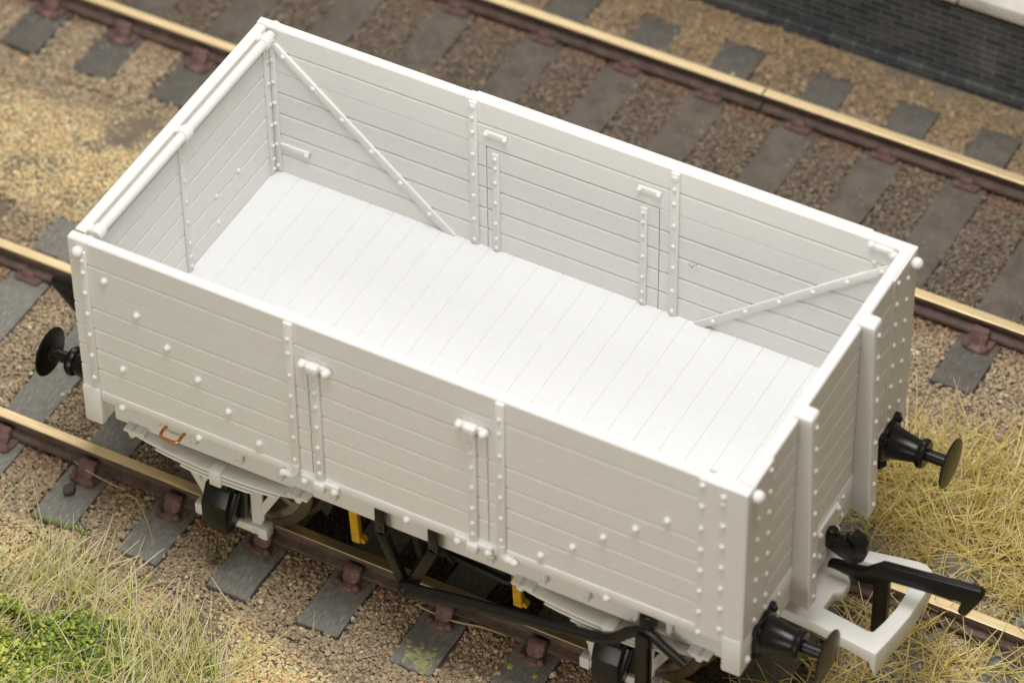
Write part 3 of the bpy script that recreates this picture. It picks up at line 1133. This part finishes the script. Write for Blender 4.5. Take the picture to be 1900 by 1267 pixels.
    # --- diagonal braces inside
    for (xa, za), (xb, zb), k in (((-2.79, 2.985), (-1.17, 1.57), 6), ((2.90, 3.03), (1.17, 1.59), 6)):
        dv = Vector((xb - xa, zb - za)).normalized()
        nv = Vector((-dv.y, dv.x)) * .037
        b = MB()
        p = [(xa + nv.x, za + nv.y), (xa - nv.x, za - nv.y), (xb - nv.x, zb - nv.y), (xb + nv.x, zb + nv.y)]
        if xa < 0:
            p[3] = (p[3][0] + dv.x * .06, 1.573)
        else:
            p[2] = (p[2][0] - .05, 1.573)
        b.prism(p, 1, inn + s * .004, inn - s * .026, .009, 2)
        for i in range(k):
            t = (i + .35) / k if xa < 0 else (i + .62) / k
            b.dome((xa + (xb - xa) * t, inn - s * .026, za + (zb - za) * t), (0, -s, 0), .024, .021)
        b.build('diagonal_brace', M_WHITE, side)
    # --- small inside fittings
    b = MB()
    b.box(-2.78, -2.50, inn - s * .02, inn + s * .004, 1.845, 1.905, .008, 2)
    b.box(-2.56, -2.50, inn - s * .026, inn + s * .004, 1.84, 1.91, .008, 2)
    b.dome((-2.525, inn - s * .026, 1.875), (0, -s, 0), .024, .02)
    b.build('corner_clip', M_WHITE, side)
    b = MB()
    b.box(2.59, 2.80, inn - s * .035, inn + s * .004, 3.085, 3.135, .012, 2)
    b.dome((2.615, inn - s * .02, 3.12), (0, -s, 0), .034, .03)
    b.build('corner_clip', M_WHITE, side)
    for x, z in ((2.64, 2.93), (2.67, 2.66)):
        b = MB()
        b.dome((x, inn, z), (0, -s, 0), .025, .022)
        b.build('bolt_head', M_WHITE, side)
    # --- capping iron along the outer top edge (far side shows it)
    if s > 0:
        b = MB()
        b.box(-.93, 2.58, out - .03, out + .014, 3.08, TOP + .006, .005)
        b.build('capping_iron', M_WHITE, side)
    # --- curb rail under the side
    b = MB()
    y0, y1 = sorted((s * (YI - .05), out + s * .012))
    b.box(-2.782, 2.782, y0, y1, 1.415, 1.528, .014, 2)
    for x in (-2.58, -1.86, .04, 1.80, ):
        b.dome((x, out + s * .01, 1.435), (0, s, 0), .033, .034)
    b.build('curb_rail', M_WHITE, wagon)

# floor
b = MB()
gx = [-2.614 + .2286 * k for k in range(-1, 25)]
prof = []
x0 = -2.848
for q in gx:
    if -2.84 < q < 2.84:
        prof += [(q - .0035, FLZ), (q, FLZ - .006), (q + .0035, FLZ)]
prof = [(x0, FLZ)] + prof + [(2.846, FLZ), (2.846, 1.46), (x0, 1.46)]
b.prism(prof, 1, -YI + .001, YI - .001)
b.build('floor', M_FLOOR, wagon)
b = MB()
b.box(-2.77, 2.77, -YI + .06, YI - .06, 1.40, 1.455)
b.build('underfloor', M_UNDER, wagon)

# --- hinged end door at the left, with its bar
b = MB()
b.prism([(p[0], p[1]) for p in wall_prof(BOT, TOP, -2.85, -LX)], 1, -YI + .012, YI - .012)
endl = b.build('end_wall', M_WHITE, wagon, sharp=10)
for y in (-1.345, 0.0, 1.335):
    b = MB()
    b.box(-2.853, -2.828, y - .034, y + .034, 1.575, 3.02, .008, 2)
    for z in (2.95, 2.82, 2.58, 2.35, 2.12, 1.89, 1.74, 1.63):
        b.dome((-2.828, y, z), (1, 0, 0), .02, .017)
    b.build('end_strap', M_WHITE, endl)
for y, z in ((.47, 2.02), (.82, 2.02), (-.42, 1.9), (.47, 1.72)):
    b = MB()
    b.dome((-2.851, y, z), (1, 0, 0), .023, .02)
    b.build('bolt_head', M_WHITE, endl)
b = MB()
b.cyl((-2.785, -1.33, 3.115), (-2.785, 1.33, 3.115), .043, seg=20)
for y in (-1.30, 0.0, 1.265):
    b.cyl((-2.785, y - .05, 3.115), (-2.785, y + .05, 3.115), .060, seg=20)
    b.box(-2.86, -2.785, y - .04, y + .04, 3.08, 3.15, .01)
b.build('hinge_bar', M_WHITE, endl)

# --- fixed end at the right
b = MB()
b.prism([(p[0], p[1]) for p in wall_prof(BOT, TOP, 2.847, LX)], 1, -YI + .001, YI - .001)
endr = b.build('end_wall', M_WHITE, wagon, sharp=10)
for s in (-1, 1):
    b = MB()
    y0, y1 = sorted((s * 1.06, s * (WY + .012)))
    b.box(LX - .004, LX + .012, y0, y1, 1.535, TOP - .006, .005)
    for z in (3.08, 2.85, 2.63, 2.40, 2.175, 1.945, 1.71, 1.57):
        b.dome((LX + .012, s * 1.12, z), (1, 0, 0), .024, .022)
    for z in (2.97, 2.74, 2.51, 2.29, 2.06, 1.83, 1.61):
        b.dome((LX + .012, s * 1.31, z), (1, 0, 0), .024, .022)
    b.build('corner_plate', M_WHITE, endr)
    b = MB()
    b.ball((LX + .048, s * 1.395, 3.07), .052)
    b.cyl((LX, s * 1.395, 3.07), (LX + .05, s * 1.395, 3.07), .03)
    b.build('corner_bolt', M_WHITE, endr)
    # tapering stanchion
    b = MB()
    yc = .55 * s
    p = [(LX - .002, 1.135), (LX + .165, 1.10), (LX + .168, 1.13), (LX + .112, 3.15), (LX + .10, TOP + .025), (LX - .002, TOP + .03), (LX - .06, TOP + .028), (LX - .06, TOP - .01), (LX - .002, TOP - .012)]
    b.prism(p, 1, yc - .073, yc + .073, .015, 3)
    for k in range(9):
        z = 3.06 - .232 * k
        b.dome((LX + .112 + (3.15 - z) / 2.02 * .056 - .004, yc, z), (1, 0, 0), .024, .024)
    b.build('end_stanchion', M_WHITE, endr)

# --- headstocks
for s in (-1, 1):
    b = MB()
    x0, x1 = sorted((s * 2.785, s * (LX + .008)))
    b.box(x0, x1, -1.508, 1.508, 1.135, 1.533, .02, 2)
    if s > 0:
        for y in (-1.40, 1.40):
            b.dome((x1, y, 1.25), (1, 0, 0), .034, .034)
        for y in (-.30, .30, -.86, .86):
            for z in (1.24, 1.45):
                b.dome((x1, y, z), (1, 0, 0), .022, .02)
    hs = b.build('headstock', M_WHITE, wagon)
    # draw plate
    b = MB()
    x0, x1 = sorted((s * (LX + .006), s * (LX + .03)))
    b.box(x0, x1, -.2, .2, 1.18, 1.50, .01)
    for y in (-.165, .165):
        for z in (1.22, 1.46):
            b.dome((s * (LX + .03), y, z), (s, 0, 0), .028, .03)
    b.build('draw_plate', M_WHITE, hs)
    # draw hook
    b = MB()
    prof = [(2.95, 1.30), (2.97, 1.385), (3.01, 1.42), (3.055, 1.405), (3.065, 1.36), (3.085, 1.345), (3.11, 1.36), (3.13, 1.405), (3.15, 1.40), (3.175, 1.345), (3.205, 1.305), (3.225, 1.32), (3.218, 1.37), (3.19, 1.43),
            (3.195, 1.465), (3.225, 1.472), (3.28, 1.44), (3.32, 1.375), (3.33, 1.295), (3.305, 1.205), (3.245, 1.15), (3.178, 1.135), (3.096, 1.165), (2.99, 1.215), (2.955, 1.25)]
    b.prism([(s * px, pz) for px, pz in prof], 1, -.05, .03, .010, 2)
    b.build('draw_hook', M_BLACK, hs)
    # buffers
    for y in (-1.14, 1.14):
        o = Vector((s * (LX + .008), y, 1.32))
        ax = Vector((s, 0, 0))
        b = MB()
        b.lathe([(0, 0), (0, .185), (.012, .195), (.035, .195), (.045, .18), (.05, .15), (.065, .138), (.27, .098), (.285, .098), (.29, .116), (.31, .126), (.335, .126), (.355, .112), (.358, .06), (.358, 0)], o, ax, 28)
        for a in (45, 135, 225, 315):
            c = o + Vector((0, math.cos(math.radians(a)), math.sin(math.radians(a)))) * .19
            b.lathe([(0, .055), (.035, .055), (.042, .045), (.042, 0)], c, ax, 12)
            b.dome(c + ax * .04, ax, .03, .028)
        bo = b.build('buffer', M_BLACK, hs)
        b = MB()
        b.lathe([(.34, 0), (.34, .052), (.52, .052), (.535, .07), (.545, .19), (.548, .21), (.556, .216), (.566, .212), (.578, .14), (.583, 0)], o, ax, 32)
        b.build('buffer_head', M_BLACK, bo)

# --- solebars with springs, axleboxes, axle guards
AX = 1.785
for s in (-1, 1):
    b = MB()
    y0, y1 = sorted((s * 1.22, s * 1.335))
    b.box(-2.784, 2.784, y0, y1, 1.06, 1.414, .008)
    sf = s * 1.335
    for x in (-2.0, -1.57, -1.19, -.70, .72, 1.19, 1.57, 2.0, 2.28):
        b.tube([(x, sf + s * .012, 1.405), (x, sf + s * .025, 1.33), (x, sf + s * .034, 1.20)], [.034, .03, .026], 8)
        b.ball((x, sf + s * .042, 1.19), .031)
    for x, z in ((-2.60, 1.31), (-2.44, 1.26), (-2.36, 1.22), (-2.06, 1.24), (2.5, 1.25), (2.62, 1.3)):
        b.dome((x, sf, z), (0, s, 0), .033, .034)
    sole = b.build('solebar', M_WHITE, wagon)
    for cx in (-AX, AX):
        # leaf spring
        b = MB()
        nl = 6
        for k in range(nl):
            half = .80 - .115 * k - (.03 if k == 0 else 0)
            t = .0215
            N = 10
            up, dn = [], []
            for i in range(N + 1):
                xx = -half + 2 * half * i / N
                zz = 1.0 - k * t + .085 * (xx / .8) ** 2
                up.append((cx + xx, zz))
                dn.append((cx + xx, zz - t * (.93 if 0 < i < N else .6)))
            ya, yb = s * 1.27, s * (1.43 - .02 * (k % 2))
            b.prism(up + dn[::-1], 1, ya, yb, .005)
        spr = b.build('leaf_spring', M_PALE, sole)
        b = MB()
        b.box(cx - .055, cx + .055, s * 1.255, s * 1.446, .855, 1.022, .012, 2)
        b.build('spring_clip', M_PALE, spr)
        for d in (-1, 1):
            xx = cx + d * .78
            b = MB()
            b.box(xx - .085, xx + .085, s * 1.25, s * 1.43, 1.072, 1.10, .010, 2)
            b.cyl((xx, s * 1.26, 1.068), (xx, s * 1.435, 1.068), .034, seg=12)
            b.cyl((xx - d * .085, s * 1.26, 1.08), (xx - d * .085, s * 1.425, 1.08), .024, seg=12)
            b.build('spring_shoe', M_PALE, spr)
        # axlebox
        b = MB()
        b.prism([(s * 1.49, .385), (s * 1.50, .50), (s * 1.497, .675), (s * 1.415, .80), (s * 1.35, .83), (s * 1.26, .83), (s * 1.26, .40), (s * 1.42, .345)], 0, cx - .116, cx + .116, .008, 2)
        b.prism([(s * 1.415, .80), (s * 1.40, .86), (s * 1.27, .88), (s * 1.27, .80)], 0, cx - .095, cx + .095, .012, 2)
        b.box(cx - .165, cx + .165, s * 1.20, s * 1.30, .40, .83, .02, 2)
        for d in (-1, 1):
            b.tube([(cx + d * .115, s * 1.46, .48), (cx + d * .125, s * 1.40, .62), (cx + d * .13, s * 1.33, .74)], [.02, .03, .03], 8)
            b.dome((cx + d * .11, s * 1.43, .46), (d, 0, 0), .025, .02)
        b.build('axlebox', M_BLACK, sole)
        # W-shaped axle guard
        b = MB()
        ya, yb = s * 1.175, s * 1.215
        for d in (-1, 1):
            b.prism([(cx + d * .175, 1.12), (cx + d * .29, 1.12), (cx + d * .29, .70), (cx + d * .275, .30), (cx + d * .175, .30)], 1, ya, yb, .008)
            b.prism([(cx + d * .58, 1.12), (cx + d * .67, 1.12), (cx + d * .296, .435), (cx + d * .29, .36), (cx + d * .272, .36), (cx + d * .272, .55)], 1, ya + s * .003, yb - s * .003, .006)
        b.box(cx - .34, cx + .34, s * 1.16, s * 1.25, .215, .305, .014, 2)
        for d in (-1, 1):
            b.box(cx + d * .30 - .045, cx + d * .30 + .045, s * 1.15, s * 1.265, .20, .325, .014, 2)
            b.dome((cx + d * .22, s * 1.25, .26), (0, s, 0), .02, .03)
        b.build('axle_guard', M_PALE, sole)

# --- wheels
for cx in (-AX, AX):
    b = MB()
    b.cyl((cx, -1.2, .63), (cx, 1.2, .63), .05, seg=12)
    axle = b.build('axle', M_SPOKE, wagon)
    for s in (-1, 1):
        o = (cx, s * .73, .63)
        b = MB()
        b.lathe([(0, .50), (0, .685), (.012, .70), (.03, .70), (.06, .64), (.075, .632), (.235, .628), (.245, .62), (.25, .60), (.25, .545), (.24, .535), (.02, .50), (0, .50)], o, (0, s, 0), 56)
        ty = b.build('wheel_tyre', M_TYRE, axle)
        b = MB()
        b.lathe([(.0, 0), (.0, .12), (.2, .12), (.225, .10), (.225, 0)], o, (0, s, 0), 20)
        b.lathe([(.04, .47), (.04, .535), (.238, .535), (.238, .485), (.225, .47), (.04, .47)], o, (0, s, 0), 48)
        for k in range(8):
            a = 2 * PI * k / 8 + .25
            r0, r1 = .09, .49
            p0 = Vector((cx + math.cos(a) * r0, s * .945, .63 + math.sin(a) * r0))
            p1 = Vector((cx + math.cos(a) * r1, s * .950, .63 + math.sin(a) * r1))
            b.tube([p0, p1], [.034, .027], 8)
        b.build('wheel_spokes', M_SPOKE, axle)

# --- brake gear
for s in (-1, 1):
    b = MB()
    y = s * 1.425
    for pts in ([(-.24, 1.36), (-.24, 1.09), (-.05, .57)], [(.24, 1.36), (.24, 1.12), (.015, .57)]):
        for (xa, za), (xb, zb) in zip(pts, pts[1:]):
            d = Vector((xb - xa, zb - za)).normalized()
            nn = Vector((-d.y, d.x)) * .045
            e = d * .02
            b.prism([(xa - e.x + nn.x, za - e.y + nn.y), (xa - e.x - nn.x, za - e.y - nn.y), (xb + e.x - nn.x, zb + e.y - nn.y), (xb + e.x + nn.x, zb + e.y + nn.y)], 1, y - .032, y + .032, .01, 2)
    for z in (1.15, 1.24):
        b.dome((-.24, y + s * .03, z), (0, s, 0), .018, .015)
    b.dome((.24, y + s * .03, 1.16), (0, s, 0), .018, .015)
    b.cyl((-.02, s * 1.38, .575), (-.02, s * 1.50, .575), .068, seg=18)
    b.build('brake_hanger', M_BLACK, wagon)
b = MB()
for pts in ([(-.24, 1.40), (-.05, .57)], [(.24, 1.40), (.015, .57)]):
    b.tube([(p[0] + 0.0, -1.12, p[1]) for p in pts], .045, 6)
b.cyl((-.02, -1.4, .575), (-.02, 1.4, .575), .045, seg=12)
for s in (-1, 1):
    b.tube([(-.02, s * .9, .66), (-.6, s * .9, .80), (-1.12, s * .9, .68)], .035, 6)
    b.tube([(-.02, s * .9, .49), (.6, s * .9, .42), (1.12, s * .9, .62)], .035, 6)
    b.box(-.09, .05, s * .9 - .03, s * .9 + .03, .42, .74, .015)
    b.tube([(-.40, s * .8, .9), (.35, s * .8, .45)], .03, 6)
b.tube([(-1.3, -1.0, .95), (.1, -1.0, .62)], .03, 6)
b.tube([(-.55, -.7, 1.1), (.25, -1.15, .7)], .025, 6)
b.tube([(.15, -1.05, .8), (1.25, -1.05, .72)], .025, 6)
b.box(-.35, .30, -.75, -.35, .62, .78, .03)
for x in (-.62, .62):
    b.box(x - .06, x + .06, -1.2, 1.2, 1.2, 1.4, .01)
b.box(-2.7, 2.7, -.35, -.25, 1.18, 1.40, .01)
b.box(-2.7, 2.7, .25, .35, 1.18, 1.40, .01)
b.build('brake_linkage', M_UNDER, wagon)
for s in (-1, 1):
    for x in (-.80, .70):
        b = MB()
        y = s * .94
        b.box(x - .04, x + .04, y - .03, y + .03, .24, 1.3, .008, 1, Matrix.Rotation(-.05, 3, 'Y'))
        b.prism([(x - .02, .235), (x + .10, .235), (x + .10, .265), (x + .05, .30), (x - .02, .30)], 1, y - .01, y + .06, .008)
        b.build('brake_stay', M_YELLOW, wagon)
    for x, d in ((-1.06, -1), (1.06, 1)):
        b = MB()
        b.prism([(x, .36), (x + d * .06, .42), (x + d * .03, .6), (x + d * .06, .86), (x - d * .02, .9), (x - d * .1, .62)], 1, s * .76, s * .93, .01)
        b.build('brake_block', M_UNDER, wagon)


def cat(pts, k=6):
    P = [Vector(p) for p in pts]
    out = []
    n = len(P)
    for i in range(n - 1):
        p0, p1, p2, p3 = P[max(i - 1, 0)], P[i], P[i + 1], P[min(i + 2, n - 1)]
        for j in range(k):
            t = j / k
            out.append(.5 * ((2 * p1) + (p2 - p0) * t + (2 * p0 - 5 * p1 + 4 * p2 - p3) * t * t + (3 * p1 - p0 - 3 * p2 + p3) * t ** 3))
    out.append(P[-1])
    return out


# hand lever and its guide on the near side; the far side carries the same
for s in (-1, 1):
    b = MB()
    y = s * 1.475
    pts = cat([(-.02, y, .575), (.30, y, .645), (.62, y, .712), (1.19, y, .813), (1.50, y, .872), (1.72, y, .915), (1.86, y, .985), (1.97, y, 1.10), (2.07, y, 1.185), (2.17, y + s * .01, 1.205),
               (2.3, y + s * .02, 1.13), (2.48, y + s * .03, 1.03)], 4)
    n = len(pts)
    rad = [(.075 - .022 * min(1, i / (n * .55))) if i < n * .55 else .053 for i in range(n)]
    b.tube(pts, rad, 10, ((0, 1, 0), .62))
    b.dome((-.02, y + s * .045, .575), (0, s, 0), .045, .02)
    b.build('brake_lever', M_BLACK, wagon)
    b = MB()
    b.box(2.07, 2.175, s * 1.44, s * 1.475, .30, 1.22, .008)
    b.box(2.07, 2.175, s * 1.515, s * 1.545, .30, 1.20, .008)
    b.box(2.07, 2.175, s * 1.44, s * 1.545, .28, .33, .008)
    b.box(2.075, 2.19, s * 1.37, s * 1.50, 1.20, 1.385, .02, 2)
    for k in range(13):
        b.dome((2.095, s * 1.545, .40 + .045 * k), (0, s, 0), .010, .008)
    b.build('lever_guide', M_BLACK, wagon)

# copper grab handle on the near solebar
b = MB()
b.tube(cat([(-2.28, -1.33, 1.215), (-2.285, -1.39, 1.215), (-2.28, -1.43, 1.20), (-2.25, -1.44, 1.19), (-2.15, -1.44, 1.19), (-2.12, -1.43, 1.20), (-2.11, -1.40, 1.215), (-2.11, -1.33, 1.22)], 5), .0135, 10)
b.build('grab_handle', M_COPPER, wagon)

# --- tension-lock couplings
for s in (-1, 1):
    cp = empty('coupling', (0, 0, 0))
    cp.parent = wagon
    b = MB()
    X = lambda v: s * v
    z0, z1 = .685, .80
    # white loop: back bar, two arms, bumper bar, and the nose that carries the hook
    pairs = [((2.60, -.43), (3.09, -.28), z0), ((3.09, -.462), (3.30, -.305), z0), ((3.60, -.528), (3.50, -.335), z0 - .02), ((3.665, -.530), (3.545, -.325), z0 - .17), ((3.70, -.33), (3.575, -.20), z0 - .11),
             ((3.735, -.05), (3.60, -.03), z0 - .10), ((3.742, .22), (3.605, .17), z0 - .10), ((3.728, .40), (3.585, .30), z0 - .10), ((3.69, .475), (3.56, .345), z0 - .08), ((3.63, .512), (3.53, .36), z0 - .03),
             ((3.55, .515), (3.48, .36), z0), ((3.09, .425), (3.09, .30), z0), ((2.60, .40), (3.05, .25), z0), ((2.60, .30), (3.11, .135), z0), ((2.60, .15), (3.165, .07), z0), ((2.60, 0.0), (3.165, -.05), z0), ((2.60, -.2), (3.10, -.10), z0)]
    bm = b.bm
    rows = []
    for po, pi_, zl in pairs:
        rows.append([bm.verts.new((X(po[0]), po[1], z1)), bm.verts.new((X(pi_[0]), pi_[1], z1)), bm.verts.new((X(pi_[0]), pi_[1], zl)), bm.verts.new((X(po[0]), po[1], zl))])
    for A, B in zip(rows, rows[1:] + rows[:1]):
        for q in range(4):
            bm.faces.new((A[q], A[(q + 1) % 4], B[(q + 1) % 4], B[q]))
    bmesh.ops.recalc_face_normals(bm, faces=bm.faces[:])
    bm.normal_update()
    ed = [e for e in bm.edges if len(e.link_faces) == 2 and e.calc_face_angle(0) > .6]
    bmesh.ops.bevel(bm, geom=ed, offset=.016, segments=2, profile=.5, affect='EDGES', clamp_overlap=True)
    b.box(X(2.4), X(2.9), -.18, .18, .81, .95, .015)
    b.build('coupling_loop', M_PALE, cp)
    hk = MB()
    prof = [(2.98, .94), (3.05, .945), (3.29, .905), (3.385, .93), (3.385, .34), (3.50, .30), (3.515, .34), (3.515, 1.02), (3.545, 1.045), (4.125, 1.115), (4.10, 1.00), (4.125, .972), (4.17, .968),
            (4.30, 1.24), (4.305, 1.275), (4.275, 1.325), (3.49, 1.205), (3.44, 1.195), (3.30, 1.06), (3.25, 1.045), (3.05, 1.02), (2.99, 1.0)]
    if s > 0:
        hk.prism([(X(px), pz) for px, pz in prof], 1, -.005, .065, .014, 2)
    else:
        ca, sa = math.cos(.30), math.sin(.30)
        hk.prism([(X(2.88 + (px - 3.0) * ca + (pz - .9) * sa), .9 - (px - 3.0) * sa + (pz - .9) * ca) for px, pz in prof], 1, -.085, -.015, .014, 2)
    hk.build('coupling_hook', M_BLACK, cp)

# a dark hair caught on the far side plank, inside
b = MB()
b.tube(cat([(1.045, YI - .012, 2.21), (1.085, YI - .03, 2.195), (1.095, YI - .035, 2.225), (1.13, YI - .025, 2.25)], 5), .0022, 5)
hair = b.build('dark_hair', M_UNDER)
tag(hair, 'tiny curled dark hair stuck to the inner far planks right of the door', 'hair')
